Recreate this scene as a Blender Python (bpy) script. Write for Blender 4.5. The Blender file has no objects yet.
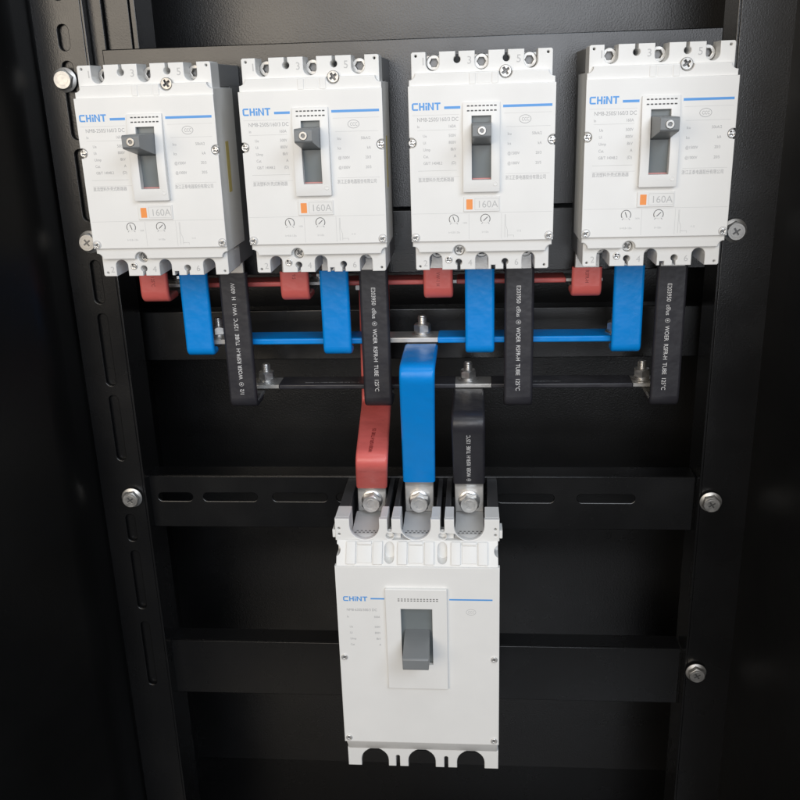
import bpy, bmesh, math, random
from mathutils import Matrix, Vector
random.seed(7)
PI = math.pi
scene = bpy.context.scene
COL = scene.collection
MM = 0.001

# ------------------------------------------------------------------ materials
def pbsdf(m):
    return m.node_tree.nodes['Principled BSDF']

def mat(name, col, rough=0.5, metal=0.0, spec=0.5, bump=None, var=None, coat=0.0, rvar=None, bump2=None):
    m = bpy.data.materials.new(name)
    m.use_nodes = True
    nt = m.node_tree
    b = pbsdf(m)
    b.inputs['Base Color'].default_value = (*col, 1)
    b.inputs['Roughness'].default_value = rough
    b.inputs['Metallic'].default_value = metal
    b.inputs['Specular IOR Level'].default_value = spec
    b.inputs['Coat Weight'].default_value = coat
    tc = nt.nodes.new('ShaderNodeTexCoord')
    if var:
        scale, amt = var
        n = nt.nodes.new('ShaderNodeTexNoise'); n.inputs['Scale'].default_value = scale
        n.inputs['Detail'].default_value = 6
        nt.links.new(tc.outputs['Object'], n.inputs['Vector'])
        mx = nt.nodes.new('ShaderNodeMix'); mx.data_type = 'RGBA'
        mx.inputs['A'].default_value = (*[c * (1 - amt) for c in col], 1)
        mx.inputs['B'].default_value = (*[min(1, c * (1 + amt)) for c in col], 1)
        nt.links.new(n.outputs['Fac'], mx.inputs['Factor'])
        nt.links.new(mx.outputs['Result'], b.inputs['Base Color'])
    if rvar:
        scale, lo, hi = rvar
        n = nt.nodes.new('ShaderNodeTexNoise'); n.inputs['Scale'].default_value = scale
        n.inputs['Detail'].default_value = 5
        nt.links.new(tc.outputs['Object'], n.inputs['Vector'])
        mr = nt.nodes.new('ShaderNodeMapRange')
        mr.inputs['From Min'].default_value = 0.3; mr.inputs['From Max'].default_value = 0.7
        mr.inputs['To Min'].default_value = lo; mr.inputs['To Max'].default_value = hi
        nt.links.new(n.outputs['Fac'], mr.inputs['Value'])
        nt.links.new(mr.outputs['Result'], b.inputs['Roughness'])
    if bump:
        scale, st = bump
        n = nt.nodes.new('ShaderNodeTexNoise'); n.inputs['Scale'].default_value = scale
        n.inputs['Detail'].default_value = 3
        nt.links.new(tc.outputs['Object'], n.inputs['Vector'])
        bp = nt.nodes.new('ShaderNodeBump'); bp.inputs['Strength'].default_value = st
        bp.inputs['Distance'].default_value = 0.0003
        nt.links.new(n.outputs['Fac'], bp.inputs['Height'])
        last = bp
        if bump2:
            n2 = nt.nodes.new('ShaderNodeTexNoise'); n2.inputs['Scale'].default_value = bump2[0]; n2.inputs['Detail'].default_value = 2
            nt.links.new(tc.outputs['Object'], n2.inputs['Vector'])
            b2 = nt.nodes.new('ShaderNodeBump'); b2.inputs['Strength'].default_value = bump2[1]; b2.inputs['Distance'].default_value = 0.002
            nt.links.new(n2.outputs['Fac'], b2.inputs['Height']); nt.links.new(bp.outputs['Normal'], b2.inputs['Normal'])
            last = b2
        nt.links.new(last.outputs['Normal'], b.inputs['Normal'])
    return m

WHITE = mat('white_plastic', (0.755, 0.75, 0.73), 0.42, bump=(1400, 0.12), var=(38, 0.045), rvar=(30, 0.34, 0.52))
LIDW = mat('lid_plastic', (0.775, 0.77, 0.75), 0.38, bump=(1500, 0.10), var=(34, 0.04), rvar=(26, 0.30, 0.50))
BASEG = mat('grey_base_plastic', (0.22, 0.22, 0.22), 0.5, bump=(1200, 0.1), var=(40, 0.08))
DARKP = mat('dark_base_plastic', (0.05, 0.05, 0.052), 0.42, bump=(1200, 0.1), var=(40, 0.15))
BLOCKG = mat('terminal_block_plastic', (0.50, 0.50, 0.49), 0.55, var=(60, 0.05))
HANDLE = mat('grey_handle_plastic', (0.19, 0.20, 0.205), 0.42, bump=(1600, 0.15), var=(60, 0.06))
SLOT = mat('grey_slot_plastic', (0.155, 0.175, 0.18), 0.4, bump=(1600, 0.15), var=(60, 0.08))
VOID = mat('dark_hole', (0.03, 0.03, 0.03), 0.7)
DASH = mat('vent_hole', (0.10, 0.10, 0.10), 0.7)
PRBLUE = mat('printed_blue', (0.09, 0.32, 0.72), 0.45)
PRGREY = mat('printed_grey', (0.37, 0.37, 0.375), 0.5)
PRLIGHT = mat('printed_light_grey', (0.50, 0.50, 0.495), 0.5)
PRDARK = mat('printed_dark_grey', (0.10, 0.10, 0.10), 0.5)
ORANGE = mat('orange_mark', (0.88, 0.30, 0.07), 0.45)
REDMK = mat('red_mark', (0.52, 0.24, 0.23), 0.5)
YELST = mat('yellow_sticker', (0.55, 0.45, 0.16), 0.5)
TIN = mat('tinned_copper', (0.55, 0.54, 0.52), 0.38, metal=0.75, bump=(700, 0.1), var=(90, 0.08), rvar=(120, 0.3, 0.5))
STEEL = mat('zinc_steel', (0.74, 0.73, 0.71), 0.26, metal=0.95, bump=(500, 0.04), var=(150, 0.06), rvar=(200, 0.26, 0.42))
SCREW = mat('plated_screw', (0.74, 0.73, 0.71), 0.34, metal=0.7, bump=(900, 0.1), rvar=(200, 0.28, 0.42))
ZINC = mat('dull_zinc', (0.50, 0.49, 0.47), 0.40, metal=0.9, bump=(500, 0.06), var=(160, 0.12), rvar=(220, 0.34, 0.5))
TSCREW = mat('dull_terminal_screw', (0.42, 0.41, 0.39), 0.34, metal=0.9, bump=(700, 0.1), rvar=(200, 0.28, 0.45))
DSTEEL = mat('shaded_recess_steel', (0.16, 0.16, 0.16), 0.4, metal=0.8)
BLUE = mat('blue_sleeve', (0.001, 0.245, 0.72), 0.38, spec=0.35, bump2=(75, 0.34), bump=(500, 0.10), var=(45, 0.07), rvar=(60, 0.28, 0.44))
RED = mat('red_sleeve', (0.66, 0.135, 0.12), 0.42, bump2=(75, 0.36), bump=(500, 0.12), var=(45, 0.08), rvar=(60, 0.32, 0.48))
BLACK = mat('black_sleeve', (0.025, 0.0245, 0.030), 0.42, bump2=(70, 0.25), bump=(500, 0.12), var=(45, 0.1), rvar=(60, 0.32, 0.5))
PRWHITE = mat('printed_white', (0.72, 0.72, 0.72), 0.5)
PRRED = mat('printed_dark_red', (0.20, 0.02, 0.02), 0.5)
CAB = mat('black_powder_coat', (0.0042, 0.0042, 0.0045), 0.27, spec=0.7, bump=(850, 0.30), var=(20, 0.1), rvar=(14, 0.22, 0.32))
CABG = mat('grained_powder_coat', (0.006, 0.006, 0.0062), 0.30, spec=0.7, bump=(600, 0.5), rvar=(14, 0.26, 0.34))
CABW = mat('black_gloss_side', (0.0038, 0.0038, 0.0038), 0.34, bump=(700, 0.25), rvar=(14, 0.30, 0.40))

CABR = mat('black_satin_side', (0.0038, 0.0038, 0.0038), 0.45, bump=(700, 0.25), rvar=(14, 0.40, 0.5))

def dust(m, scale, size, col):
    nt = m.node_tree; b = pbsdf(m)
    tc = nt.nodes.new('ShaderNodeTexCoord')
    vo = nt.nodes.new('ShaderNodeTexVoronoi'); vo.inputs['Scale'].default_value = scale
    nt.links.new(tc.outputs['Object'], vo.inputs['Vector'])
    no = nt.nodes.new('ShaderNodeTexNoise'); no.inputs['Scale'].default_value = 9
    nt.links.new(tc.outputs['Object'], no.inputs['Vector'])
    m1 = nt.nodes.new('ShaderNodeMapRange')
    m1.inputs['From Min'].default_value = 0.42; m1.inputs['From Max'].default_value = 0.75
    m1.inputs['To Min'].default_value = 0.0; m1.inputs['To Max'].default_value = size
    nt.links.new(no.outputs['Fac'], m1.inputs['Value'])
    lt = nt.nodes.new('ShaderNodeMath'); lt.operation = 'LESS_THAN'
    nt.links.new(vo.outputs['Distance'], lt.inputs[0]); nt.links.new(m1.outputs['Result'], lt.inputs[1])
    mx = nt.nodes.new('ShaderNodeMix'); mx.data_type = 'RGBA'
    src = b.inputs['Base Color'].links[0].from_socket if b.inputs['Base Color'].links else None
    if src:
        nt.links.new(src, mx.inputs['A'])
    else:
        mx.inputs['A'].default_value = b.inputs['Base Color'].default_value
    mx.inputs['B'].default_value = (*col, 1)
    nt.links.new(lt.outputs[0], mx.inputs['Factor'])
    nt.links.new(mx.outputs['Result'], b.inputs['Base Color'])
dust(CAB, 170, 0.13, (0.02, 0.02, 0.02))
dust(CABW, 150, 0.12, (0.018, 0.018, 0.018))

# ------------------------------------------------------------------ mesh helpers (millimetres)
def U(c, w, d, sq=False):
    return (c, w, d, sq)

def outline(x0, x1, z0, z1, bottom=(), right=(), top=(), left=(), cc=0, ch=0):
    """counter-clockwise rectangle with U notches; cc = concave corner radius, ch = chamfer"""
    pts = []
    edges = [((x0, z0), (1, 0), (0, 1), x1 - x0, bottom, x0), ((x1, z0), (0, 1), (-1, 0), z1 - z0, right, z0),
             ((x1, z1), (-1, 0), (0, -1), x1 - x0, top, x1), ((x0, z1), (0, -1), (1, 0), z1 - z0, left, z1)]
    for k, (p, t, n, ln, feats, ref) in enumerate(edges):
        def P(s, h):
            pts.append((p[0] + t[0] * s + n[0] * h, p[1] + t[1] * s + n[1] * h))
        if cc:
            for i in range(7):                       # concave quarter arc at the start corner
                a = (PI / 2) * i / 6
                P(cc * math.sin(a), cc * math.cos(a))
        elif ch:
            P(0, ch); P(ch, 0)
        else:
            P(0, 0)
        sg = 1 if k < 2 else -1
        fs = sorted([((f[0] - ref) * sg, f[1], f[2], f[3]) for f in feats])
        for s, w, d, sq in fs:
            r = w / 2
            if sq and sq is not True:                # keyhole: narrow slot ending in a round hole of radius sq
                a0 = math.asin(r / sq)
                P(s - r, 0)
                for i in range(17):
                    a = -PI / 2 - a0 - (2 * PI - 2 * a0) * i / 16
                    P(s + sq * math.cos(a), d + sq * math.sin(a))
                P(s + r, 0)
            elif sq:
                P(s - r, 0); P(s - r, d); P(s + r, d); P(s + r, 0)
            else:
                P(s - r, 0)
                for i in range(13):
                    a = PI - PI * i / 12
                    P(s + r * math.cos(a), d - r + r * math.sin(a))
                P(s + r, 0)
    out = []
    for q in pts:
        if not out or (abs(q[0] - out[-1][0]) + abs(q[1] - out[-1][1])) > 1e-4:
            out.append(q)
    return out

def circ(cx, cz, r, n=24):
    return [(cx + r * math.cos(2 * PI * i / n), cz + r * math.sin(2 * PI * i / n)) for i in range(n)]

def rect(x0, x1, z0, z1):
    return [(x0, z0), (x1, z0), (x1, z1), (x0, z1)]

def rrect(x0, x1, z0, z1, r, n=5):
    p = []
    for cx, cz, a0 in ((x1 - r, z1 - r, 0), (x0 + r, z1 - r, PI / 2), (x0 + r, z0 + r, PI), (x1 - r, z0 + r, 1.5 * PI)):
        for i in range(n + 1):
            a = a0 + PI / 2 * i / n
            p.append((cx + r * math.cos(a), cz + r * math.sin(a)))
    return p

def slot_h(cx, cz, l, w):
    return rrect(cx - l / 2, cx + l / 2, cz - w / 2, cz + w / 2, w / 2 - 0.01, 7)

def keyhole(cx, zt, zc, r, sw):
    """slot from zt down to a round hole at zc (closed loop, lies inside the plate)"""
    p = []
    a0 = math.asin(sw / 2 / r)
    s = 1 if zt > zc else -1
    p.append((cx + sw / 2, zt)); p.append((cx - sw / 2, zt))
    for i in range(15):
        a = PI / 2 + a0 + (2 * PI - 2 * a0) * i / 14
        p.append((cx + r * math.cos(a), zc + s * r * math.sin(a)))
    return p

def cross_hole(cx, cz, r, w):
    h = w / 2
    q = [(r, -h), (r, h), (h, h), (h, r), (-h, r), (-h, h), (-r, h), (-r, -h), (-h, -h), (-h, -r), (h, -r), (h, -h)]
    a = 0.6
    return [(cx + x * math.cos(a) - z * math.sin(a), cz + x * math.sin(a) + z * math.cos(a)) for x, z in q]

ROTX = Matrix.Rotation(PI / 2, 4, 'X')     # curve plane (x,y) -> (x,z), curve z -> -y

def curve_mesh(loops, ext, bev=0.0, res=1):
    cu = bpy.data.curves.new('tmp', 'CURVE')
    cu.dimensions = '2D'; cu.fill_mode = 'BOTH'
    cu.extrude = max(ext, 0.0); cu.bevel_depth = bev; cu.bevel_resolution = res; cu.offset = -bev
    for lp in loops:
        s = cu.splines.new('POLY'); s.points.add(len(lp) - 1)
        for i, (x, z) in enumerate(lp):
            s.points[i].co = (x, z, 0, 1)
        s.use_cyclic_u = True
    o = bpy.data.objects.new('tmp', cu); COL.objects.link(o)
    dg = bpy.context.evaluated_depsgraph_get()
    me = bpy.data.meshes.new_from_object(o.evaluated_get(dg))
    bpy.data.objects.remove(o); bpy.data.curves.remove(cu)
    return me

def shape(loops, y0, y1, bev=0.0, res=1):
    me = curve_mesh(loops, (y1 - y0) / 2 - bev, bev, res)
    me.transform(Matrix.Translation((0, (y0 + y1) / 2, 0)) @ ROTX)
    bm = bmesh.new(); bm.from_mesh(me)
    bmesh.ops.remove_doubles(bm, verts=bm.verts, dist=1e-4)
    bmesh.ops.recalc_face_normals(bm, faces=bm.faces)
    bm.to_mesh(me); bm.free()
    return me

def box(x0, x1, y0, y1, z0, z1, bev=0.0, seg=2):
    bm = bmesh.new()
    bmesh.ops.create_cube(bm, size=1)
    for v in bm.verts:
        v.co = Vector(((x0 + x1) / 2 + v.co.x * (x1 - x0), (y0 + y1) / 2 + v.co.y * (y1 - y0), (z0 + z1) / 2 + v.co.z * (z1 - z0)))
    if bev:
        bmesh.ops.bevel(bm, geom=bm.edges[:], offset=bev, segments=seg, affect='EDGES', profile=0.5)
    me = bpy.data.meshes.new('tmp'); bm.to_mesh(me); bm.free()
    return me

def prism_yz(pts, x0, x1, bev=0.0):
    """profile in (y,z) swept along x"""
    bm = bmesh.new()
    a = [bm.verts.new((x0, y, z)) for y, z in pts]
    b = [bm.verts.new((x1, y, z)) for y, z in pts]
    bm.faces.new(a); bm.faces.new(b[::-1])
    n = len(pts)
    for i in range(n):
        bm.faces.new((a[i], b[i], b[(i + 1) % n], a[(i + 1) % n]))
    bmesh.ops.recalc_face_normals(bm, faces=bm.faces)
    if bev:
        bmesh.ops.bevel(bm, geom=bm.edges[:], offset=bev, segments=2, affect='EDGES', profile=0.5)
    me = bpy.data.meshes.new('tmp'); bm.to_mesh(me); bm.free()
    return me

def lathe(profile, seg=24, axis='y', hexa=False):
    """profile (r, h): revolved; h runs along -y ('y', towards the viewer) or +z ('z')"""
    bm = bmesh.new()
    rings = []
    for r, h in profile:
        ring = []
        for i in range(seg):
            a = 2 * PI * i / seg + (0.3 if hexa else 0)
            ring.append(bm.verts.new((r * math.cos(a), r * math.sin(a), h)))
        rings.append(ring)
    for k in range(len(rings) - 1):
        for i in range(seg):
            bm.faces.new((rings[k][i], rings[k][(i + 1) % seg], rings[k + 1][(i + 1) % seg], rings[k + 1][i]))
    bm.faces.new(rings[0][::-1]); bm.faces.new(rings[-1])
    bmesh.ops.recalc_face_normals(bm, faces=bm.faces)
    me = bpy.data.meshes.new('tmp'); bm.to_mesh(me); bm.free()
    if axis == 'y':
        me.transform(ROTX)
    return me

def hexprism(af, h, chamf=1.0, axis='y', rot=0.0):
    """hexagon nut/head with its top corners turned down to a circle"""
    R = af / math.sqrt(3); rot = round(rot / (PI / 24)) * PI / 24
    bm = bmesh.new()
    N = 48
    def rad(a):
        k = (a - rot) % (PI / 3) - PI / 6
        return (af / 2) / math.cos(k)
    rings = []
    def ring(fn, z):
        rings.append([bm.verts.new((fn(2 * PI * i / N) * math.cos(2 * PI * i / N), fn(2 * PI * i / N) * math.sin(2 * PI * i / N),
                                    z(2 * PI * i / N))) for i in range(N)])
    ring(rad, lambda a: 0)
    ring(rad, lambda a: h - chamf * (rad(a) - af / 2) / (R - af / 2) - 0.25)
    ring(lambda a: af / 2 - 0.3, lambda a: h)
    for k in range(2):
        for i in range(N):
            bm.faces.new((rings[k][i], rings[k][(i + 1) % N], rings[k + 1][(i + 1) % N], rings[k + 1][i]))
    bm.faces.new(rings[0][::-1]); bm.faces.new(rings[2])
    bmesh.ops.recalc_face_normals(bm, faces=bm.faces)
    me = bpy.data.meshes.new('tmp'); bm.to_mesh(me); bm.free()
    if axis == 'y':
        me.transform(ROTX)
    return me

def moved(me, x=0, y=0, z=0, rx=0, ry=0, rz=0):
    me.transform(Matrix.Translation((x, y, z)) @ Matrix.Rotation(rz, 4, 'Z') @ Matrix.Rotation(ry, 4, 'Y') @ Matrix.Rotation(rx, 4, 'X'))
    return me

def text(body, size, x=0, z=0, y=0, align='LEFT', sx=1.0, bold=0.0, thick=0.06, spacing=1.0, M=None):
    """flat lettering facing -y; size = capital height in mm"""
    cu = bpy.data.curves.new('tmp', 'FONT')
    cu.body = body; cu.size = size / 0.70; cu.align_x = align; cu.space_character = spacing
    cu.extrude = thick; cu.offset = bold; cu.resolution_u = 3
    o = bpy.data.objects.new('tmp', cu); COL.objects.link(o)
    dg = bpy.context.evaluated_depsgraph_get()
    me = bpy.data.meshes.new_from_object(o.evaluated_get(dg))
    bpy.data.objects.remove(o); bpy.data.curves.remove(cu)
    me.transform(Matrix.Scale(sx, 4, (1, 0, 0)))
    me.transform((M if M is not None else Matrix.Translation((x, y, z))) @ ROTX)
    return me

def strip_path(path, bend):
    """fillet a polyline of 3D points (mm)"""
    pts = [Vector(p) for p in path]
    out = [pts[0]]
    for i in range(1, len(pts) - 1):
        a, b, c = pts[i - 1], pts[i], pts[i + 1]
        d1 = (a - b).normalized(); d2 = (c - b).normalized()
        ang = d1.angle(d2)
        t = bend / math.tan(ang / 2)
        t = min(t, (a - b).length * 0.45, (c - b).length * 0.45)
        p1 = b + d1 * t; p2 = b + d2 * t
        for k in range(9):
            s = k / 8
            out.append((1 - s) ** 2 * p1 + 2 * s * (1 - s) * b + s * s * p2)
    out.append(pts[-1])
    return out

def strip(path, w, th, bend=6, w_end=None, rnd=None):
    """flat bar swept along a path lying mostly in a y-z plane; its width runs along x"""
    P = strip_path(path, bend)
    L = [0]
    for i in range(1, len(P)):
        L.append(L[-1] + (P[i] - P[i - 1]).length)
    r = rnd if rnd else th * 0.42
    bm = bmesh.new(); rings = []
    for i, p in enumerate(P):
        a = P[max(i - 1, 0)]; b = P[min(i + 1, len(P) - 1)]
        t = (b - a); t.x = 0; t.normalize()
        X = Vector((1, 0, 0)); n = t.cross(X).normalized()
        ww = w if w_end is None else w + (w_end - w) * L[i] / L[-1]
        ring = []
        for cx, cn, a0 in ((1, 1, 0), (-1, 1, PI / 2), (-1, -1, PI), (1, -1, 1.5 * PI)):
            for k in range(4):
                an = a0 + PI / 2 * k / 3
                ring.append(bm.verts.new(p + X * (cx * (ww / 2 - r) + r * math.cos(an)) + n * (cn * (th / 2 - r) + r * math.sin(an))))
        rings.append(ring)
    m = len(rings[0])
    for k in range(len(rings) - 1):
        for i in range(m):
            bm.faces.new((rings[k][i], rings[k][(i + 1) % m], rings[k + 1][(i + 1) % m], rings[k + 1][i]))
    bm.faces.new(rings[0][::-1]); bm.faces.new(rings[-1])
    bmesh.ops.recalc_face_normals(bm, faces=bm.faces)
    me = bpy.data.meshes.new('tmp'); bm.to_mesh(me); bm.free()
    return me

def obj(name, items, parent=None, smooth=35):
    """join (mesh, material) pairs into ONE mesh object, millimetres -> metres"""
    bm = bmesh.new(); mats = []
    for me, m in items:
        if m not in mats:
            mats.append(m)
        k = len(bm.faces)
        bm.from_mesh(me)
        bm.faces.ensure_lookup_table()
        for f in bm.faces[k:]:
            f.material_index = mats.index(m)
        bpy.data.meshes.remove(me)
    me = bpy.data.meshes.new(name)
    for v in bm.verts:
        v.co *= MM
    for f in bm.faces:
        f.normal_update()
        f.smooth = max(abs(c) for c in f.normal) < 0.99995
    flags = [f.smooth for f in bm.faces]
    bm.to_mesh(me); bm.free()
    for m in mats:
        me.materials.append(m)
    me.set_sharp_from_angle(angle=math.radians(smooth))
    me.polygons.foreach_set('use_smooth', flags)
    o = bpy.data.objects.new(name, me); COL.objects.link(o)
    if parent:
        o.parent = parent
    return o

def thing(name, label, cat, loc=(0, 0, 0), group=None):
    o = bpy.data.objects.new(name, None); COL.objects.link(o)
    o.empty_display_size = 0.02
    o.location = [c * MM for c in loc]
    o['label'] = label; o['category'] = cat
    if group:
        o['group'] = group
    return o

def dup(root, loc, label):
    r = root.copy(); COL.objects.link(r); r.location = [c * MM for c in loc]; r['label'] = label
    for ch in list(root.children):
        c = ch.copy(); COL.objects.link(c); c.parent = r
        for g in list(ch.children):
            d = g.copy(); COL.objects.link(d); d.parent = c
    return r

# ------------------------------------------------------------------ small hardware
def screw_items(x, z, y, r, h=1.2, cross=True, m=None):
    SC_ = m or SCREW
    """pan-head screw with cross recess, seat plane at y, head towards -y"""
    if cross:
        head = shape([circ(0, 0, r, 28), cross_hole(0, 0, r * 0.62, r * 0.26)], y - h, y, min(0.45, h * 0.4), 2)
        moved(head, x, 0, z)
        back = shape([circ(x, z, r * 0.72, 16)], y - h * 0.3, y - h * 0.1)
        return [(head, SC_), (back, DSTEEL)]
    return [(moved(lathe([(r, 0), (r, h * .6), (r * .8, h)], 24), x, y, z), SCREW)]

def text_logo(w, h):
    """the maker's block lettering as printed on the lid: C H i N T, lower-left corner at 0,0"""
    t = h * 0.21
    u = w / 23.0
    L = []
    # C
    L.append([(5.0 * u, 0), (5.0 * u, t), (t * 1.15, t), (t * 1.15, h - t), (5.0 * u, h - t), (5.0 * u, h), (1.0 * u, h), (0, h - u), (0, u), (1.0 * u, 0)])
    # H
    x = 5.8 * u
    L.append([(x, 0), (x + t * 1.1, 0), (x + t * 1.1, h * .5 - t / 2), (x + 4.4 * u - t * 1.1, h * .5 - t / 2), (x + 4.4 * u - t * 1.1, 0), (x + 4.4 * u, 0),
              (x + 4.4 * u, h), (x + 4.4 * u - t * 1.1, h), (x + 4.4 * u - t * 1.1, h * .5 + t / 2), (x + t * 1.1, h * .5 + t / 2), (x + t * 1.1, h), (x, h)])
    # i
    x = 10.9 * u
    L.append(rect(x, x + t * 1.15, 0, h * 0.62)); L.append(rect(x, x + t * 1.15, h * 0.76, h))
    # N
    x = 12.8 * u; e = 4.9 * u
    L.append([(x, 0), (x + t * 1.1, 0), (x + t * 1.1, h * 0.70), (x + e - t * 1.1, 0), (x + e, 0), (x + e, h), (x + e - t * 1.1, h), (x + e - t * 1.1, h * 0.30), (x + t * 1.1, h), (x, h)])
    # T
    x = 18.2 * u; e = 4.8 * u
    L.append([(x + e / 2 - t * .57, 0), (x + e / 2 + t * .57, 0), (x + e / 2 + t * .57, h - t), (x + e, h - t), (x + e, h), (x, h), (x, h - t), (x + e / 2 - t * .57, h - t)])
    return L

def printed(loops, y=-0.06):
    return shape(loops, y, 0.05)

def line(x0, z0, x1, z1, w=0.25):
    d = Vector((x1 - x0, z1 - z0)).normalized(); n = Vector((-d.y, d.x)) * w / 2
    return [(x0 - n.x, z0 - n.y), (x1 - n.x, z1 - n.y), (x1 + n.x, z1 + n.y), (x0 + n.x, z0 + n.y)]

def ring_loops(cx, cz, rx, rz, w, n=32):
    a = [(cx + rx * math.cos(2 * PI * i / n), cz + rz * math.sin(2 * PI * i / n)) for i in range(n)]
    b = [(cx + (rx - w) * math.cos(2 * PI * i / n), cz + (rz - w) * math.sin(2 * PI * i / n)) for i in range(n)]
    return [a, b]

def arc_band(cx, cz, r, w, a0, a1, n=24):
    o = [(cx + r * math.cos(a0 + (a1 - a0) * i / n), cz + r * math.sin(a0 + (a1 - a0) * i / n)) for i in range(n + 1)]
    i_ = [(cx + (r - w) * math.cos(a0 + (a1 - a0) * i / n), cz + (r - w) * math.sin(a0 + (a1 - a0) * i / n)) for i in range(n + 1)]
    return o + i_[::-1]

def bulge(me, prof, zs, ythr):
    """push the front of a raised frame outwards following prof(z)"""
    bm = bmesh.new(); bm.from_mesh(me)
    for z in zs:
        bmesh.ops.bisect_plane(bm, geom=bm.verts[:] + bm.edges[:] + bm.faces[:], plane_co=(0, 0, z), plane_no=(0, 0, 1))
    for v in bm.verts:
        if v.co.y < ythr:
            v.co.y -= prof(v.co.z)
    bm.to_mesh(me); bm.free()
    return me

# ------------------------------------------------------------------ the small breaker (origin: centre of the lid face)
BL = 'white four-hole moulded breaker'
def build_breaker(loc, label):
    t = thing('circuit_breaker', label, 'circuit breaker', loc, 'row of four small circuit breakers')
    Z = 55.35
    # lid
    lid_o = outline(-52.5, 52.5, -Z, Z, right=[U(16.2, 7.4, 5.2)], left=[U(16.2, 7.4, 5.2)])
    hole = rect(-7.6, 7.1, -11, 35)
    obj('lid', [(shape([lid_o, hole], 0, 4.6, 0.5), LIDW)], t)
    # shoulders and terminal shrouds
    sh = outline(-52, 52, -64, 64, cc=4.5, top=[U(17, 9.4, 5.2)], bottom=[U(-17, 9.4, 5.2)])
    ledge = shape([sh], 3.0, 59, 0.7)
    wells = [U(c, 9.6, 12.8) for c in (-35, 0, 35)]
    keys = [(c, 2.3, 5.6, 2.5) for c in (-17.5, 17.5)]
    body_o = outline(-50.3, 50.3, -78.3, 78.3, top=wells + keys, bottom=wells + [U(8.6, 3.2, 3.2, True)] + keys, ch=1.0)
    holes = [circ(c, s * 75.6, 0.9, 10) for c in (-47, 47) for s in (-1, 1)]
    holes += [circ(-17, -63.8, 3.9, 24), circ(17, 63.8, 3.9, 24)]
    body = shape([body_o] + holes, 8, 30, 0.6)
    low = shape([outline(-50.2, 50.2, -78.2, -62, bottom=wells + [U(8.6, 3.2, 3.2, True)] + [(c, 2.3, 5.6, 2.5) for c in (-17.5, 17.5)], ch=1.0)], 29.5, 46, 0.4)
    obj('terminal_cover', [(ledge, WHITE), (body, WHITE), (low, WHITE)], t)
    # clip tongues moulded on the upper ledge
    clips = []
    for c in (-6.5, 9.5):
        clips.append((shape([rrect(c - 2.3, c + 2.3, 55.9, 63.4, .4)], 2.5, 4, 0.3), WHITE))
    clips.append((shape([rrect(-3.3, 6.3, 56.2, 63.2, .4)], 2.75, 4, 0.2), WHITE))
    obj('clip', clips, t)
    # embossed pole numbers
    for i, c in enumerate((-41.5, -8.5, 26.5)):
        obj('pole_number', [(text('135'[i], 5.2, c - 2, 69.5, 7.95, thick=0.12), PRLIGHT)], t)
        obj('pole_number', [(text('246'[i], 4.6, c - 2 + (0 if i else -1), -75.2, 7.95, thick=0.12), PRLIGHT)], t)
    # base
    base = [(box(-50.0, 50.0, 59.5, 91.8, -63, 63, 0.8), BASEG)]
    for c in (-48.6, -17.5, 17.5, 48.6):
        w = 1.5 if abs(c) > 40 else 4.0
        base.append((box(c - w, c + w, 30.4, 91.8, 61, 77, 0.4), BASEG if abs(c) > 40 else DARKP))  # inner dividers coloured dark for the shade inside the keyhole slots
        base.append((box(c - w, c + w, 46.4, 91.8, -77, -61, 0.4), BASEG if abs(c) > 40 else DARKP))
    obj('base', base, t)
    # terminal lugs with their screws
    for c in (-34.5, 0, 34.5):
        lug = [(box(c - 10, c + 10, 60, 63.5, 60, 77.5, 0.5), TIN)]
        obj('terminal_lug', lug, t)
        s = moved(shape([circ(0, 0, 5.6, 28), circ(0, 0, 2.9, 6)], 22, 60, 0.6, 2), c, 0, 71.2)
        d = moved(shape([circ(0, 0, 3.6, 12)], 27, 28), c, 0, 71.2)
        obj('terminal_screw', [(s, TSCREW), (d, DSTEEL)], t)
        s = moved(shape([circ(0, 0, 5.6, 28), circ(0, 0, 2.9, 6)], 40, 58, 0.6, 2), c, 0, -69.0)
        d = moved(shape([circ(0, 0, 3.6, 12)], 45, 46), c, 0, -69.0)
        obj('terminal_screw', [(s, TSCREW), (d, DSTEEL)], t)
    # escutcheon frame
    fr = shape([rrect(-13.6, 13.0, -19.2, 43.5, 0.6), rect(-7.2, 6.7, -10.4, 34.2)], -1.0, 1.0, 0.35)
    prof = lambda z: 0.3 + 4.2 * max(0.0, min(1.0, math.sin((43.5 - z) / 62.7 * PI * 0.72)))
    bulge(fr, prof, [-14, -8, 0, 8, 16, 24, 32, 38], 0.2)
    frame = obj('handle_frame', [(fr, LIDW)], t)
    dashes = []
    for k in range(8):
        for z in (40.9, 37.6):
            x = -9.6 + k * 2.75
            yy = -1.06 - prof(z)
            dashes.append((shape([rrect(x - 0.95, x + 0.95, z - 0.55, z + 0.55, 0.3, 2)], yy, yy + 0.4), DASH))
    obj('vent_slots', dashes, frame)
    # slot floor
    fl = bulge(shape([rect(-7.55, 7.05, -10.9, 34.9)], 1.6, 2.9), lambda z: 1.5 * math.sin(max(0, min(PI, (z + 11) / 46 * PI))), [-6, 0, 6, 12, 18, 24, 30], 2.0)
    slot = obj('handle_slot', [(fl, SLOT)], t)
    obj('red_stripe', [(shape([rect(-7.0, 6.5, -10.3, -9.5)], -0.4, 1.7), REDMK)], slot)
    # handle
    hp = [(1.2, 29.6), (-34, 29.9), (-35.2, 28.6), (-35.2, 21.6), (-34.2, 20.4), (1.2, 13.2)]
    hd = prism_yz(hp, -6.9, 6.6, 0.35)
    bmh = bmesh.new(); bmh.from_mesh(hd)
    for v in bmh.verts:
        k = 1.0 - 0.05 * min(1, max(0, -v.co.y / 35)); v.co.x = (v.co.x + .15) * k - .15
    bmh.to_mesh(hd); bmh.free()
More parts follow.
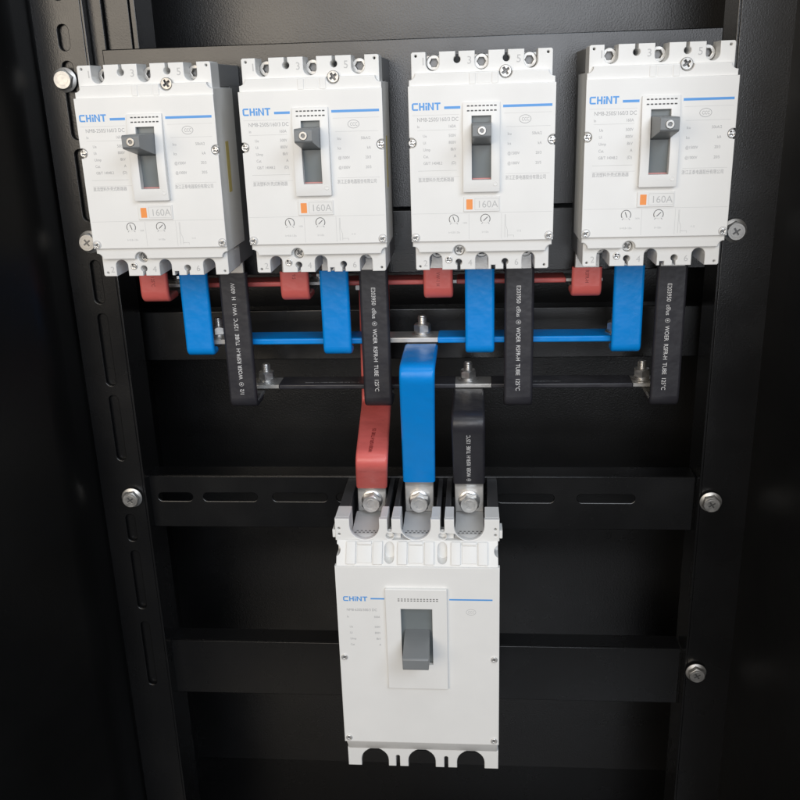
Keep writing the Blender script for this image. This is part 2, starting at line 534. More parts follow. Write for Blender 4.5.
    h = obj('handle', [(hd, HANDLE)], t)
    ins = [(moved(shape([circ(0, 0, 3.0, 24), circ(0, 0, 1.3, 12)], -36.0, -35.0, 0.3, 2), -0.15, 0, 25.2), TSCREW),
           (moved(shape([circ(0, 0, 1.5, 12)], -35.45, -35.0), -0.15, 0, 25.2), DSTEEL)]
    obj('lock_insert', ins, h)
    # rating tag
    tg = shape([rrect(-13.4, 13.2, -33.6, -22.6, 0.5)], -0.9, 0.6, 0.3)
    tag_ = obj('rating_tag', [(tg, LIDW)], t)
    obj('orange_mark', [(shape([rrect(-11.4, -6.8, -32.0, -24.6, 0.3)], -1.0, -0.6), ORANGE)], tag_)
    fr2 = [rect(-5.2, 12.4, -32.2, -24.0), rect(-5.0, 12.2, -32.0, -24.2)]
    obj('rating_text', [(text('160A', 5.0, -3.6, -30.7, -0.92, thick=0.05, sx=1.0), PRLIGHT), (shape(fr2, -0.97, -0.8), PRLIGHT)], tag_)
    # prints
    logo = shape([[(x - 50, z + 38.7) for x, z in lp] for lp in text_logo(20.6, 5.2)], -0.06, 0.05)
    obj('logo', [(logo, PRBLUE)], t)
    obj('blue_stripe', [(shape([rect(-26.8, -15.2, 39.3, 41.1)], -0.06, 0.05), PRBLUE)], t)
    obj('blue_stripe', [(shape([rect(15.2, 50.0, 39.3, 41.1)], -0.06, 0.05), PRBLUE)], t)
    L = []
    def tx(s, size, x, z, al='LEFT', m=PRGREY, sx=0.85, b=0.0):
        L.append((text(s, size, x, z, -0.005, al, sx, b), m))
    tx('NM8-250S/160/3 DC', 2.7, -46.5, 31.0, m=PRGREY, sx=0.90)
    tx('In', 1.9, -46.5, 26.6); tx('160A', 2.1, -18.5, 26.4, 'RIGHT')
    for s, v, z in (('Ue', '500V', 20.0), ('Ui', '800V', 15.2), ('Uimp', '8kV', 10.4), ('Cat.', 'A', 5.6), ('GB/T 14048.2', '(D)', 0.8)):
        tx(s, 2.0, -42.5, z); tx(v, 2.1, -18.5, z, 'RIGHT')
    tx('直流塑料外壳式断路器', 2.3, -46.5, -11.3, sx=0.80, m=PRGREY)
    L.append((printed([line(-46.5, 25.0, -18, 25.0, 0.16)]), PRLIGHT))
    L.append((printed([line(-46.5, -3.6, -18, -3.6, 0.2)]), PRLIGHT))
    L.append((printed([line(-46.5, -8.0, -16, -8.0, 0.14)]), PRLIGHT))
    L.append((printed([line(-50, 35.4, -16.0, 35.4, 0.14)]), PRLIGHT))
    L.append((printed([line(16.0, 35.4, 50, 35.4, 0.14)]), PRLIGHT))
    L.append((printed([line(17.5, 26.0, 49, 26.0, 0.16)]), PRLIGHT))
    L.append((printed([line(17.5, -6.9, 49, -6.9, 0.16)]), PRLIGHT))
    L.append((shape(ring_loops(31, 31, 4.3, 3.0, 0.35), -0.06, 0.05), PRGREY))
    tx('CCC', 2.4, 31.2, 29.8, 'CENTER', sx=0.75)
    for s, v, z in (('Icu', '50kA/2', 20.2), ('Ics', 'kA', 13.4), ('@1500V', '20/3', 6.6), ('@1000V', '20/5', -0.4)):
        tx(s, 2.0, 18.5, z); tx(v, 2.0, 43.0, z, 'RIGHT')
    tx('浙江正泰电器股份有限公司', 2.4, 17.0, -10.9, sx=0.72, m=PRGREY)
    # lower setting panel
    L.append((printed([line(-51.5, -34.6, 51.5, -34.6, 0.16)]), PRLIGHT))
    L.append((printed([line(-9.5, -35.2, -9.5, -54, 0.16)]), PRLIGHT))
    L.append((printed([line(14.6, -35.2, 14.6, -54, 0.16)]), PRLIGHT))
    for a, b in (((17.6, -36), (17.6, -44)), ((17.6, -44), (19.0, -48)), ((19.0, -48), (19.0, -53)), ((17.0, -36.2), (17.0, -53)), ((19.0, -51.5), (23.5, -51.5)), ((23.5, -51.5), (23.5, -53))):
        L.append((printed([line(*a, *b, 0.22)]), PRLIGHT))
    tx('Ir=0.8-1.0In', 1.5, -20.5, -49.5, 'CENTER', m=PRLIGHT); tx('Ii=10In', 1.5, 2.5, -49.5, 'CENTER', m=PRLIGHT)
    tx('160A', 1.3, -14.2, -42.4, m=PRLIGHT); tx('I1 I2', 1.4, 26, -49, m=PRLIGHT)
    obj('data_print', L, t)
    for cx, an in ((-20.7, 1.9), (2.6, 0.75)):
        it = [(shape([arc_band(cx, -39.2, 3.7, 0.5, -0.6, PI + 0.6)], -0.06, 0.05), PRDARK),
              (moved(shape([circ(0, 0, 3.0, 24)], -0.25, 0.1, 0.1), cx, 0, -39.2), LIDW),
              (shape([line(cx - 1.9 * math.cos(an), -39.2 - 1.9 * math.sin(an), cx + 2.3 * math.cos(an), -39.2 + 2.3 * math.sin(an), 0.55)], -0.32, -0.2), PRDARK)]
        for k in (-0.9, PI + 0.9):
            it.append((printed([line(cx + 3.2 * math.cos(k), -39.2 + 3.2 * math.sin(k), cx + 4.6 * math.cos(k), -39.2 + 4.6 * math.sin(k), 0.5)]), PRGREY))
        obj('setting_dial', it, t)
    # screws
    for x, z in ((-50.3, 16.2), (50.3, 16.2)):
        obj('screw', screw_items(x, z, 3.0, 2.75, 2.8), t)
    for x, z in ((-49.4, -52.2), (49.4, -52.2)):
        it = screw_items(x, z, 0.3, 2.5, 1.4)
        it.append((shape(ring_loops(x, z, 3.3, 3.3, 0.4), -0.08, 0.05), PRGREY))
        obj('screw', it, t)
    obj('screw', screw_items(17, 63.9, 9.6, 4.3, 4.6, m=TSCREW), t)
    obj('screw', screw_items(-17, -64.0, 15, 3.7, 2.5, m=TSCREW), t)
    obj('test_button', [(moved(shape([circ(0, 0, 1.75, 20)] + [circ(0, 0, 1.2, 16)], -5.25, -4.3, 0.15), 9.8, 0, -13.2), LIDW), (moved(shape([circ(0, 0, 1.15, 16)], -5.0, -4.3, 0.1), 9.8, 0, -13.2), LIDW)], frame)
    obj('screw', screw_items(-25, -70.4, 8.2, 2.7, 1.2), t)
    obj('side_sticker', [(box(52.0, 52.12, 24, 33, -17, 21), YELST)], t)
    return t

BX = [(-185.8, -0.9, 'leftmost circuit breaker of the upper row, beside the slotted left post'),
      (-62.5, 0.0, 'second circuit breaker from the left, above the spot where the red feed emerges'),
      (61.2, 0.1, 'third circuit breaker from the left in the upper row, screws showing in its top terminals'),
      (187.1, 0.8, 'rightmost circuit breaker of the upper row, its grey left flank showing')]
proto = None
for x, z, lab in BX:
    if proto is None:
        proto = build_breaker((x, 0, z), lab)
    else:
        dup(proto, (x, 0, z), lab)

# ------------------------------------------------------------------ the large breaker below (origin: top centre of its face)
def build_main_breaker(loc):
    t = thing('circuit_breaker', 'large white main circuit breaker alone below the upper row, fed by three coloured strips', 'circuit breaker', loc)
    W = 70.4
    obj('lid', [(shape([outline(-W, W, -181, 0), rect(-14.6, 13.1, -96, -38.6)], 0, 6, 0.8), LIDW)], t)
    cs = (-45.0, -0.8, 44.8)
    low = [(prism_yz([(1.2, -180.4), (14, -199.5), (40, -199.5), (40, -151), (6.5, -151), (6.5, -178)], -69.2, 69.2, 0.5), WHITE),
           (shape([outline(-W, W, -219.2, -198.8, bottom=[U(c, 25.5, 19.6) for c in cs] + [U(-23.4, 3.6, 12.5), U(21.9, 3.6, 12.5)])], 14, 18.5, 0.7), WHITE)]
    for a, b in ((-W, -58.2), (-31.6, -25.2), (-21.6, -14.0), (12.4, 20.1), (23.7, 31.6), (58.0, W)):
        low.append((box(a + .1, b - .1, 18.6, 40, -219, -198.9, 0.5), WHITE))
    obj('lower_terminal_cover', low, t)
    # sloping ledge between face and terminals, with raised clip tongues
    led = prism_yz([(1.2, -0.6), (14, 18.5), (40, 18.5), (40, -30), (6, -30), (1.2, -3)], -69.2, 69.2, 0.5)
    cut = []
    for c in (-23.6, 21.8):
        cut.append((shape([rrect(c - 4.2, c + 4.2, 1.6, 17.4, 4.15, 7)], -6, 14.2), WHITE))
    for s in (-1, 1):
        cut.append((shape([circ(s * 70.4, 11, 4.6, 24)], -6, 20), WHITE))
    lo = obj('ledge', [(led, WHITE)], t); co = obj('cutter', cut)
    md = lo.modifiers.new('b', 'BOOLEAN'); md.object = co; md.solver = 'EXACT'
    co.matrix_world = Matrix.Translation(Vector(loc) * MM)
    bpy.context.view_layer.update()
    me = bpy.data.meshes.new_from_object(lo.evaluated_get(bpy.context.evaluated_depsgraph_get()))
    lo.modifiers.clear(); lo.data = me; bpy.data.objects.remove(co)
    me.set_sharp_from_angle(angle=math.radians(30))
    for p in me.polygons:
        p.use_smooth = p.area < 4e-6
    def on_slope(me, x, s=0.5):
        ang = math.atan2(12.8, 19.1)
        return moved(me, x, 1.2 + 12.8 * s, -0.6 + 19.1 * s, rx=-ang)
    for c in cs:
        it = []
        for dx, w, z0, z1, pr in ((-11.5, 4.0, -9.5, 9.8, 2.4), (11.5, 4.0, -9.5, 9.8, 2.4), (0, 6.2, -8.2, 6.6, 1.2)):
            it.append((on_slope(shape([rrect(-w, w, z0, z1, 0.5)], -pr, 0.6, 0.35), c + dx), WHITE))
        it.append((on_slope(shape([rrect(-6, 6, 7.4, 9.8, 0.4)], -2.4, 0.6, 0.3), c), WHITE))
        obj('clip', it, t)
    # front terminal wall with three U openings
    zt, zb = 38.2, 17.8
    o = outline(-W, W, zb, zt, top=[U(c, 25.5, 19.6) for c in cs] + [U(-23.4, 3.6, 12.5), U(21.9, 3.6, 12.5)])
    hl = [circ(-23.4, 22.3, 3.3, 20), circ(21.9, 22.3, 3.3, 20)]
    hl += [circ(s * 67, z, 1.1, 10) for s in (-1, 1) for z in (23.5, 29)]
    wall = [(shape([o] + hl, 14, 18.5, 0.7), WHITE)]
    for a, b in ((-W, -58.2), (-31.6, -25.2), (-21.6, -14.0), (12.4, 20.1), (23.7, 31.6), (58.0, W)):
        wall.append((box(a + .1, b - .1, 18.6, 40, 17.9, zt - .1, 0.5), WHITE))
    for s in (-1, 1):
        wall.append((box(s * 71.6 - 1.4, s * 71.6 + 1.4, 15, 30, 20, 27.5, 0.6), WHITE))
    for c in (-23.4, 21.9):
        wall.append((shape([circ(c, 22.3, 3.5, 20)], 19, 21), WHITE))
    obj('terminal_cover', wall, t)
    # dark rear barriers
    it = [(box(-W + .6, W - .6, 41, 108, -181, 16, 0.8), DARKP)]
    for a, b in ((-W + .4, -60.6), (-29.6, -25.4), (-21.4, -17.0), (16.0, 20.0), (23.8, 28.6), (60.6, W - .4)):
        it.append((box(a, b, 40.6, 104, 15, 37.4, 0.5), DARKP))
    obj('base', it, t)
    for c in cs:
        top = [(18.8, 13), (18.8, 18.2), (22, 20.0), (58, 23.0), (61.4, 23.0), (61.4, 13)]
        blk = obj('terminal_block', [(prism_yz(top, c - 12.4, c + 12.4, 0.3), BLOCKG)], t)
        g = []
        for k in range(6):
            for r in range(2):
                x = c - 9.2 + k * 3.6 + r * 1.6
                g.append((moved(shape([rrect(-1.0, 1.0, -0.6, 0.6, 0.3, 2)], -0.1, 0.3), x, 24.5 + r * 2.6, 20.25 + r * 0.22, rx=-1.48), DASH))
        obj('vent_slots', g, blk)
    # escutcheon
    fr = shape([rrect(-27.6, 25.6, -120, -19.6, 0.8), rect(-14.4, 12.6, -95, -39.0)], -3.2, 1, 0.6)
    frame = obj('handle_frame', [(fr, LIDW)], t)
    obj('vent_slots', [(shape([rrect(-16.8 + k * 2.75, -15.1 + k * 2.75, -29.4 - r * 1.7, -28.6 - r * 1.7, 0.25, 2)], -3.26, -3.0), DASH) for k in range(13) for r in range(2)], frame)
    obj('handle_slot', [(shape([rect(-14.5, 13.0, -95.8, -38.8)], 2.5, 4.5), SLOT)], t)
    hp = [(2.6, -62), (-30, -70), (-31, -71.2), (-31, -80), (-30, -81.2), (2.6, -88)]
    obj('handle', [(prism_yz(hp, -11.8, 10.2, 0.5), HANDLE)], t)
    # prints
    obj('logo', [(shape([[(x - 64.5, z - 33.5) for x, z in lp] for lp in text_logo(21.2, 4.6)], -0.06, 0.05), PRBLUE)], t)
    obj('blue_stripe', [(shape([rect(-40.6, -28.6, -31.6, -30.2)], -0.06, 0.05), PRBLUE)], t)
    obj('blue_stripe', [(shape([rect(27.4, 64.4, -31.6, -30.2)], -0.06, 0.05), PRBLUE)], t)
    L = []
    def tx(s, size, x, z, al='LEFT', m=PRGREY, sx=0.85):
        L.append((text(s, size, x, z, -0.005, al, sx), m))
    tx('NM8-630S/500/3 DC', 2.4, -62, -43.2, sx=0.9)
    tx('In', 2.0, -62, -50); tx('500A', 2.0, -33, -50, 'RIGHT')
    for i, (s, v) in enumerate((('Ue', '500V'), ('Ui', '800V'), ('Uimp', '8kV'), ('Cat.', 'A'))):
        tx(s, 2.0, -60, -60 - 6 * i); tx(v, 2.0, -33, -60 - 6 * i, 'RIGHT')
    L.append((shape(ring_loops(46, -43, 4.3, 3.0, 0.35), -0.06, 0.05), PRLIGHT))
    tx('CCC', 2.4, 46.2, -44.2, 'CENTER', sx=0.75, m=PRLIGHT)
    obj('data_print', L, t)
    for x, z in ((-66, -90), (66, -90), (-66, -176), (66, -176)):
        obj('screw', screw_items(x, z, 0.3, 2.8, 1.6), t)
    return t
MBX, MBZ = 5.45, -331.0
build_main_breaker((MBX, 0, MBZ))

# ------------------------------------------------------------------ busbars
def build_bus(label, x0, x1, y0, y1, z0, z1, m, windows):
    """flat bar lying horizontally; windows = stretches left bare for the joints"""
    t = thing('busbar', label, 'busbar', ((x0 + x1) / 2, (y0 + y1) / 2, z0))
    cx, cy = (x0 + x1) / 2, (y0 + y1) / 2
    obj('bar', [(box(x0 - cx, x1 - cx, y0 + 1 - cy, y1 - 1 - cy, 0.6, z1 - z0 - 0.6, 0.4), TIN)], t)
    cuts = [x0 + 3] + [v for w in windows for v in w] + [x1 - 3]
    for a, b in zip(cuts[0::2], cuts[1::2]):
        if b - a > 2:
            obj('sleeve', [(box(a - cx, b - cx, y0 - cy, y1 - cy, 0, z1 - z0, 1.3, 3), m)], t)
    return t
build_bus('red sleeved busbar behind the row of short red strips, highest of the three', -229, 165, 95, 120, -107.3, -103.0, RED,
          [(-224, -204), (-108, -78), (-40, -26), (12, 40), (134, 160)])
build_bus('blue sleeved busbar running behind the long blue strips', -193, 192, 77, 102, -155.2, -149.8, BLUE,
          [(-188, -158), (-22.5, 23.5), (172, 188)])
BB = build_bus('black sleeved busbar with bright lower edge, lowest of the three', -170, 232, 98, 123, -203.5, -198.8, BLACK,
          [(-160, -124), (38, 70), (196, 228)])
Mt = Matrix.Translation((-31 - 80, -12.6, 2.3))
obj('sleeve_print', [(text('E203950  c us  WOER RSFR-H TUBE 125°C VW-1 H', 1.6, M=Matrix.Translation((-131, -7, 4.72)) @ Matrix.Rotation(-PI / 2, 4, 'X'), thick=0.03), PRGREY),
                     (text('WOER RSFR-H TUBE 125°C VW-1 H 600V', 1.6, M=Matrix.Translation((60, -7, 4.72)) @ Matrix.Rotation(-PI / 2, 4, 'X'), thick=0.03), PRGREY)], BB)

# ------------------------------------------------------------------ connection strips from the four breakers down to the bars
names = ['first', 'second', 'third', 'fourth']
where = ['leftmost breaker', 'second breaker from the left', 'third breaker from the left', 'rightmost breaker']
SC = {'red': [-218.5, -96.3, 25.3, 148.0], 'blue': [-183.6, -62.5, 59.9, 182.5], 'black': [-149.2, -29.0, 92.8, 217.0]}
ZB = {'red': -108.6, 'blue': -156.6, 'black': -205.0}      # upper face of the lower leg = underside of the bar
YE = {'red': 121, 'blue': 103, 'black': 124}
MT = {'red': RED, 'blue': BLUE, 'black': BLACK}
def print_vert(body, size, x, y, z, up, m, parent, tilt=0.0, sx=1.0):
    """lettering along a vertical strip; up=True reads bottom to top"""
    R = Matrix.Translation((x, y, z)) @ Matrix.Rotation(tilt, 4, 'X') @ Matrix.Rotation(-PI / 2 if up else PI / 2, 4, 'Y')
    items = []
    return obj('sleeve_print', [(text(body, size, M=R, thick=0.05, sx=sx), m)], parent)
for c in ('red', 'blue', 'black'):
    desc = {'red': 'short red sleeved strip curling back under the {}', 'blue': 'blue sleeved strip hanging from the middle terminal of the {}',
            'black': 'long black sleeved strip with white print hanging from the {}'}[c]
    for i in range(4):
        x = SC[c][i]; z = ZB[c] - 2.9
        t = thing('connection_strip', desc.format(where[i]), 'copper strip', (x, 66, -66), c + ' strips hanging from the upper breakers')
        o = lambda p: [(q[0], q[1] - 66, q[2] + 66) for q in p]
        w = 24.6
        full = [(0, 69, -62), (0, 69, z), (0, YE[c], z)]
        obj('bar', [(strip(o(full), w - 4.2, 3.6, 7, rnd=0.8), TIN)], t)
        j = random.uniform(-1.2, 1.2)
        ye = {'red': 92, 'blue': 80, 'black': 92}[c]
        slv = obj('sleeve', [(strip(o([(0, 69, -88.0 + j), (0, 69, z), (0, ye, z)]), w, 6.0, 7, rnd=2.2), MT[c])], t)
        fy = 66 - 66 - 0.02
        if c == 'black':
            if i == 0:
                print_vert('1/2  ⊛  WOER RSFR-H  TUBE  125°C  VW-1  H  600V', 3.5, 1.4, fy, -204 + 66 + 6, True, PRWHITE, slv, sx=0.88)
            else:
                print_vert('E203950  c®us  ⊛  WOER  RSFR-H  TUBE  125°C', 3.5, -2.2 if i < 3 else -3.5, fy, -99 + 66 - 4, False, PRWHITE, slv, sx=0.88)
        elif c == 'red':
            print_vert(('125°C', '9.5', 'VW-1 H', 'RSFR-H')[i], 3.0, -1.5, fy, -91 + 66, False, PRRED, slv, sx=0.8)

# ------------------------------------------------------------------ feeds to the large breaker
def feed(c, label, path, sleeve, w, wbare):
    t = thing('connection_strip', label, 'copper strip', path[-1], 'feed strips of the large breaker')
    e = path[-1]
    o = lambda p: [(q[0] - e[0], q[1] - e[1], q[2] - e[2]) for q in p]
    obj('bar', [(strip(o(path), wbare, 4.0, 9, rnd=0.8), TIN)], t)
    s = obj('sleeve', [(strip(o(sleeve), w, 6.2, 9, rnd=2.3), MT[c])], t)
    return t, s, e
YT = 64
feed('blue', 'wide blue sleeved strip bent down from the blue bar to the large breaker',
     [(9.4, 102, -158.2), (9.4, 8, -158.2), (5.4, YT, -282), (5.2, YT, -309)],
     [(9.4, 75, -158.2), (9.4, 8, -158.2), (5.56, 61.8, -277.1)], 28.7, 25.6)
fb, fs, fe = feed('black', 'black sleeved strip with white print bent down to the large breaker',
     [(49.8, 123, -206.4), (49.8, 23, -206.4), (50.0, YT, -282), (50.0, YT, -309)],
     [(49.8, 96, -206.4), (49.8, 23, -206.4), (50.0, 62.2, -278.7)], 28.0, 25.6)
ang = math.atan2(39.2, 72.3)
n = Vector((0, -math.cos(ang), -math.sin(ang)))
base = Vector((50, 62.2, -278.7)) + (Vector((49.8, 23, -206.4)) - Vector((50, 62.2, -278.7))) * 0.05 + n * 3.16 - Vector(fe)
print_vert('⊛  WOER  RSFR-H  TUBE  125°C', 3.4, base.x + 1.6, base.y, base.z, True, PRWHITE, fs, tilt=ang, sx=0.9)
fr_, fs2, fe2 = feed('red', 'red sleeved strip stepping forward from behind the bars to the large breaker',
     [(-35.5, 96, -109.4), (-35.5, 128, -109.4), (-37.5, 128, -226), (-32.2, 26, -243.5), (-37.6, YT, -286), (-38.0, YT, -309)],
     [(-35.5, 122, -109.4), (-35.5, 128, -109.4), (-37.5, 128, -226), (-32.2, 26, -243.5), (-37.1, 60.5, -282.1)], 27.8, 25.6)
Rm = Matrix.Translation((6.0, 64 - 26 - 62 + 0.5 - 2, -240.0 + 309)) 
pd = Vector((-37.5, 128, -226)) - Vector((-32.2, 26, -243.5))
a2 = math.atan2(pd.z, pd.y)
pp = Vector((-32.5, 34, -241.9)) + Vector((0, -math.sin(a2), math.cos(a2))) * 3.16 - Vector(fe2)
obj('sleeve_print', [(text('WOER RSFR-H TUBE 125', 3.2, thick=0.04, sx=0.8, M=Matrix.Translation(pp) @ Matrix.Rotation(a2 - PI / 2, 4, 'X') @ Matrix.Rotation(-PI / 2, 4, 'Y')), PRRED)], fs2)

# ------------------------------------------------------------------ bolts
def joint_bolt(x, y, z, label, s=1.0, rot=0.2):
    """upright bolt through a bar: washers, nut, stud"""
    t = thing('hex_bolt', label, 'bolt', (x, y, z), 'upright bolts on the busbars')
    obj('washer', [(lathe([(8.6 * s, 0), (8.8 * s, .3), (8.8 * s, 1.2), (8.5 * s, 1.5), (4.2, 1.5)], 32, 'z'), STEEL)], t)
    obj('spring_washer', [(moved(lathe([(6.6 * s, 0), (6.9 * s, .3), (6.9 * s, 1.6), (6.6 * s, 1.9)], 28, 'z'), 0, 0, 1.5), STEEL)], t)
    obj('nut', [(moved(hexprism(13 * s, 6.6, 1.3, 'z', rot), 0, 0, 3.4), STEEL)], t)
    pr = []
    h = 9.0
    while h < 16.5:
        pr += [(3.95, h), (3.45, h + 0.55)]; h += 1.1
    pr += [(3.2, 17.0)]
    obj('stud', [(lathe(pr, 20, 'z'), STEEL)], t)
    return t
joint_bolt(10, 89, -150.2, 'upright bolt joining the wide blue strip to the blue bar')
joint_bolt(49.4, 111, -199.2, 'upright bolt joining the printed black feed strip to the black bar', rot=0.6)
joint_bolt(-137, 110, -199.2, 'upright bolt on the bare bar end right of the leftmost black strip', rot=0.5)
joint_bolt(-171.5, 89, -150.2, 'upright bolt between the leftmost blue and black strips')
joint_bolt(176.5, 90, -150.2, 'upright bolt by the left edge of the rightmost blue strip')
joint_bolt(205, 111, -199.2, 'upright bolt by the left edge of the rightmost black strip', rot=0.4)
joint_bolt(-207, 108, -103.4, 'upright bolt right of the leftmost red strip')
joint_bolt(-81, 108, -103.4, 'upright bolt right of the second red strip')

def head_bolt(x, y, z, name, label, group, af, fl, h, rot=0.0, cross=True, tiltx=0.0, m=None):
    """bolt seen head-on, seat at y, head towards the viewer"""
    S_ = m or STEEL
    t = thing(name, label, 'bolt', (x, y, z), group)
    obj('flange', [(lathe([(fl, 0), (fl + .2, .4), (fl + .1, 1.2), (fl - 1.6, 2.0), (af * 0.45, 2.6)], 36), S_)], t)
    obj('head', [(moved(hexprism(af, h, 1.2, 'y', rot), 0, -1.8, 0), S_)], t)
    it = []
    if cross:
        it.append((moved(shape([circ(0, 0, af * 0.36, 24), cross_hole(0, 0, af * 0.24, af * 0.1)], -h - 1.95, -h - 1.6, 0.1), 0, 0, 0), S_))
        it.append((shape([circ(0, 0, af * 0.28, 16)], -h - 1.86, -h - 1.7), DSTEEL))
    else:
        it.append((shape(ring_loops(0, 0, af * 0.33, af * 0.33, 0.5, 20), -h - 1.9, -h - 1.7, 0.05), S_))
    obj('head_mark', it, t)
    return t
for x, lab, r in ((-37.6, 'hex bolt clamping the red feed strip in the left terminal of the large breaker', 0.2),
                  (5.4, 'hex bolt clamping the blue feed strip in the middle terminal of the large breaker', 0.5),
                  (50.0, 'hex bolt clamping the black feed strip in the right terminal of the large breaker', 0.75)):
    head_bolt(x, YT - 2, -297.2, 'hex_bolt', lab, 'terminal bolts of the large breaker', 15.5, 9.4, 8.2, r, False)
PB = 'flange bolts on the cabinet posts'
YP = 86
for x, z, lab, r in ((-279.5, 69.5, 'bright flange bolt at the top of the left post, beside the leftmost breaker', 0.2),
                     (-277.3, -63.5, 'flange bolt on the left post, half hidden by the lower corner of the leftmost breaker', 0.4),
                     (-271, -307, 'flange bolt on the left post, left of the slotted rail', 0.1),
                     (268.5, -64, 'flange bolt on the right post, beside the rightmost breaker', 0.5),
                     (268.2, -308.5, 'flange bolt on the right post, right of the slotted rail', 0.25),
                     (268.2, -490, 'lowest flange bolt on the right post', 0.6)):
    hb = head_bolt(x, YP, z, 'flange_bolt', lab, PB, 14.2, 9.6, 5.4, r, z < 0 or x > 0, m=ZINC)
    hb.rotation_euler = (random.uniform(-.05, .05), 0, random.uniform(-.06, .06))

# ------------------------------------------------------------------ cabinet and mounting rails
cab = thing('equipment_cabinet', 'black powder coated steel cabinet interior around the breakers, with slotted posts', 'cabinet', (0, 86, -760))
def cob(name, items):
    o = obj(name, items, cab)
    o.location = (0, -86 * MM, 760 * MM)
    return o
cob('back_panel', [(box(-420, 420, 262, 264, -760, 560), CABG)])
def bent_sheet(pts, z0, z1, th=2.0):
    """sheet steel folded along a plan polyline"""
    bm = bmesh.new(); P = [Vector((x, y, 0)) for x, y in pts]
    cols = []
    for k, p in enumerate(P):
        t = (P[min(k + 1, len(P) - 1)] - P[max(k - 1, 0)]).normalized(); n = Vector((-t.y, t.x, 0)) * th / 2
        cols.append([bm.verts.new((q.x, q.y, z)) for q in (p - n, p + n) for z in (z0, z1)])
    for a, b in zip(cols, cols[1:]):
        for i0, i1 in ((0, 1), (1, 3), (3, 2), (2, 0)):
            bm.faces.new((a[i0], a[i1], b[i1], b[i0]))
    for c in (cols[0], cols[-1]):
        bm.faces.new((c[0], c[1], c[3], c[2]))
    bmesh.ops.recalc_face_normals(bm, faces=bm.faces)
    me = bpy.data.meshes.new('tmp'); bm.to_mesh(me); bm.free()
    return me
fold = [(-304, 262), (-304, 58)]
a_end = math.atan2(0.56, 1); Rf = 60
for k in range(1, 17):
    a = a_end * k / 16
    fold.append((-304 - Rf * (1 - math.cos(a)), 58 - Rf * math.sin(a)))
fold.append((fold[-1][0] - 360 * math.sin(a_end), fold[-1][1] - 360 * math.cos(a_end)))
cob('side_panel', [(bent_sheet(fold, -760, 560), CABW)])  # outward flare is made up, like an open door, so light reaches the post
cob('side_panel', [(box(301, 303, -150, 262, -760, 560), CABR)])
cob('floor_panel', [(box(-303, 301, -330, 262, -760, -758), CAB)])
cob('roof_panel', [(box(-303, 301, 60, 262, 558, 560), CAB)])
def post(s, xs):
    holes = []
    for z0, z1 in ((92, 112), (22, 84), (-46, 14), (-119, -80), (-196, -128), (-270, -205), (-355, -326), (-430, -365), (-520, -445), (130, 190), (200, 262)):
        holes.append(rrect(xs - 4.6, xs + 4.6, z0, z1, 4.4, 6))
    a, b = sorted((s * 301.5, s * 260.0))
    it = [(shape([rect(a, b, -757, 557)] + (holes if s < 0 else []), 88, 90.2, 0.5, 2), CAB), (box(a + 1, b - 1, 92.4, 94.4, -757, 557), CAB)]
    # fold lines of the inner flange
    a, b = sorted((s * 260.0, s * 257.8)); it.append((box(a, b, 88.2, 130, -757, 557, 0.5), CAB))
    return it
p1 = cob('slotted_post', post(-1, -277.0)); p2 = cob('slotted_post', post(1, 268.3))
cob('inner_post', [(box(-257.4, -246.5, 98, 100, -38, 557, 0.5), CAB), (box(-246.3, -226, 104, 106, -38, 557, 0.5), CAB), (box(-225.8, -221, 106.5, 150, -38, 557, 0.8), CAB)])

def rail(label, x0, x1, z0, z1, y, holes=(), flange=24, name='mounting_rail', lip=True):
    t = thing(name, label, 'mounting rail', ((x0 + x1) / 2, y, z0))
    cx = (x0 + x1) / 2
    lp = [[(px - cx, pz - z0) for px, pz in l] for l in [rect(x0, x1, z0, z1)] + list(holes)]
    obj('front_plate', [(shape(lp, 0, 2.2, 0.8, 2), CAB)], t)
    if lip:
        obj('flange', [(box(x0 - cx, x1 - cx, 2.3, flange, z1 - z0 - 2.2, z1 - z0 - 0.1, 0.6), CAB)], t)
    return t
rail('upper black mounting plate behind the tops of the four breakers', -248, 249, -40.5, 92, 92.5)
rail('narrow black rail behind the bottoms of the four breakers', -248, 249, -96, -43, 92.5)
rail('rear black rail seen between the red and blue bars', -300, 299, -190, -141.5, 150, flange=20)
sl = [slot_h(x, -313, 53, 8.5) for x in (-180, -112, -50, 20, 102.5, 177)] + [slot_h(-234, -313, 34, 8.5)]
rail('black slotted rail beside the terminals of the large breaker', -259.5, 257, -345, -291.0, 100.5, [s for s in sl if True])
rail('lowest black rail behind the lower half of the large breaker', -259.5, 257, -540, -477, 104)

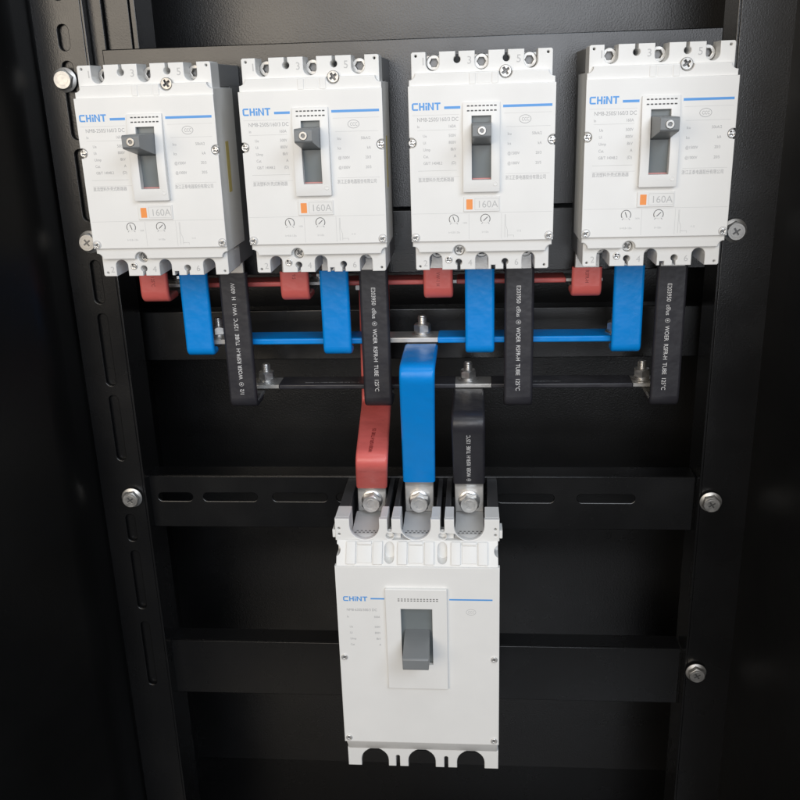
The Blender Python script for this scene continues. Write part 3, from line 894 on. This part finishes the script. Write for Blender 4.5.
# ------------------------------------------------------------------ light
w = bpy.data.worlds.new('World'); scene.world = w; w.use_nodes = True
bg = w.node_tree.nodes['Background']; bg.inputs['Color'].default_value = (0.9, 0.95, 1.0, 1); bg.inputs['Strength'].default_value = 0.05
def area(name, loc, aim, sx, sy, power, col):
    l = bpy.data.lights.new(name, 'AREA'); l.shape = 'RECTANGLE'; l.size = sx; l.size_y = sy; l.energy = power; l.color = col
    o = bpy.data.objects.new(name, l); COL.objects.link(o); o.location = loc
    o.rotation_euler = (Vector(aim) - Vector(loc)).to_track_quat('-Z', 'Y').to_euler()
    return o
area('window_light', (-1.3, -2.6, 0.66), (-1.3, 0, 0.62), 2.1, 1.56, 46, (1.0, 0.885, 0.74))
area('bay_light', (0.27, -2.6, 0.52), (0.27, 0, 0.5), 1.0, 1.74, 29, (0.90, 0.935, 1.0))
area('right_cool_fill', (0.85, -1.3, 0.85), (0.12, 0, -0.18), 0.8, 0.7, 13, (0.80, 0.885, 1.0))  # added near cool fill to tint the right breaker, not a doorway
area('ceiling_light', (0.1, -0.9, 2.6), (0.1, -0.2, 0), 1.8, 0.8, 14, (0.93, 0.97, 1.0))

# ------------------------------------------------------------------ camera
yaw, pit, roll = [math.radians(a) for a in (-4.95877212, 18.70447491, -1.83024586)]
f = Vector((math.sin(yaw) * math.cos(pit), math.cos(yaw) * math.cos(pit), -math.sin(pit)))
r = Vector((math.cos(yaw), -math.sin(yaw), 0)); u = r.cross(f)
R_ = math.cos(roll) * r + math.sin(roll) * u
U_ = -math.sin(roll) * r + math.cos(roll) * u
cd = bpy.data.cameras.new('camera'); cam = bpy.data.objects.new('camera', cd); COL.objects.link(cam)
cd.sensor_width = 36; cd.lens = 912.06 / 800 * 36; cd.clip_start = 0.02; cd.clip_end = 50
M4 = Matrix.Identity(4)
for i in range(3):
    M4[i][0] = R_[i]; M4[i][1] = U_[i]; M4[i][2] = -f[i]
M4.translation = Vector((55.53, -686.54, 52.59)) * MM
cam.matrix_world = M4
scene.camera = cam
scene.view_settings.view_transform = 'Standard'; scene.view_settings.look = 'None'
scene.view_settings.exposure = 0; scene.view_settings.gamma = 1
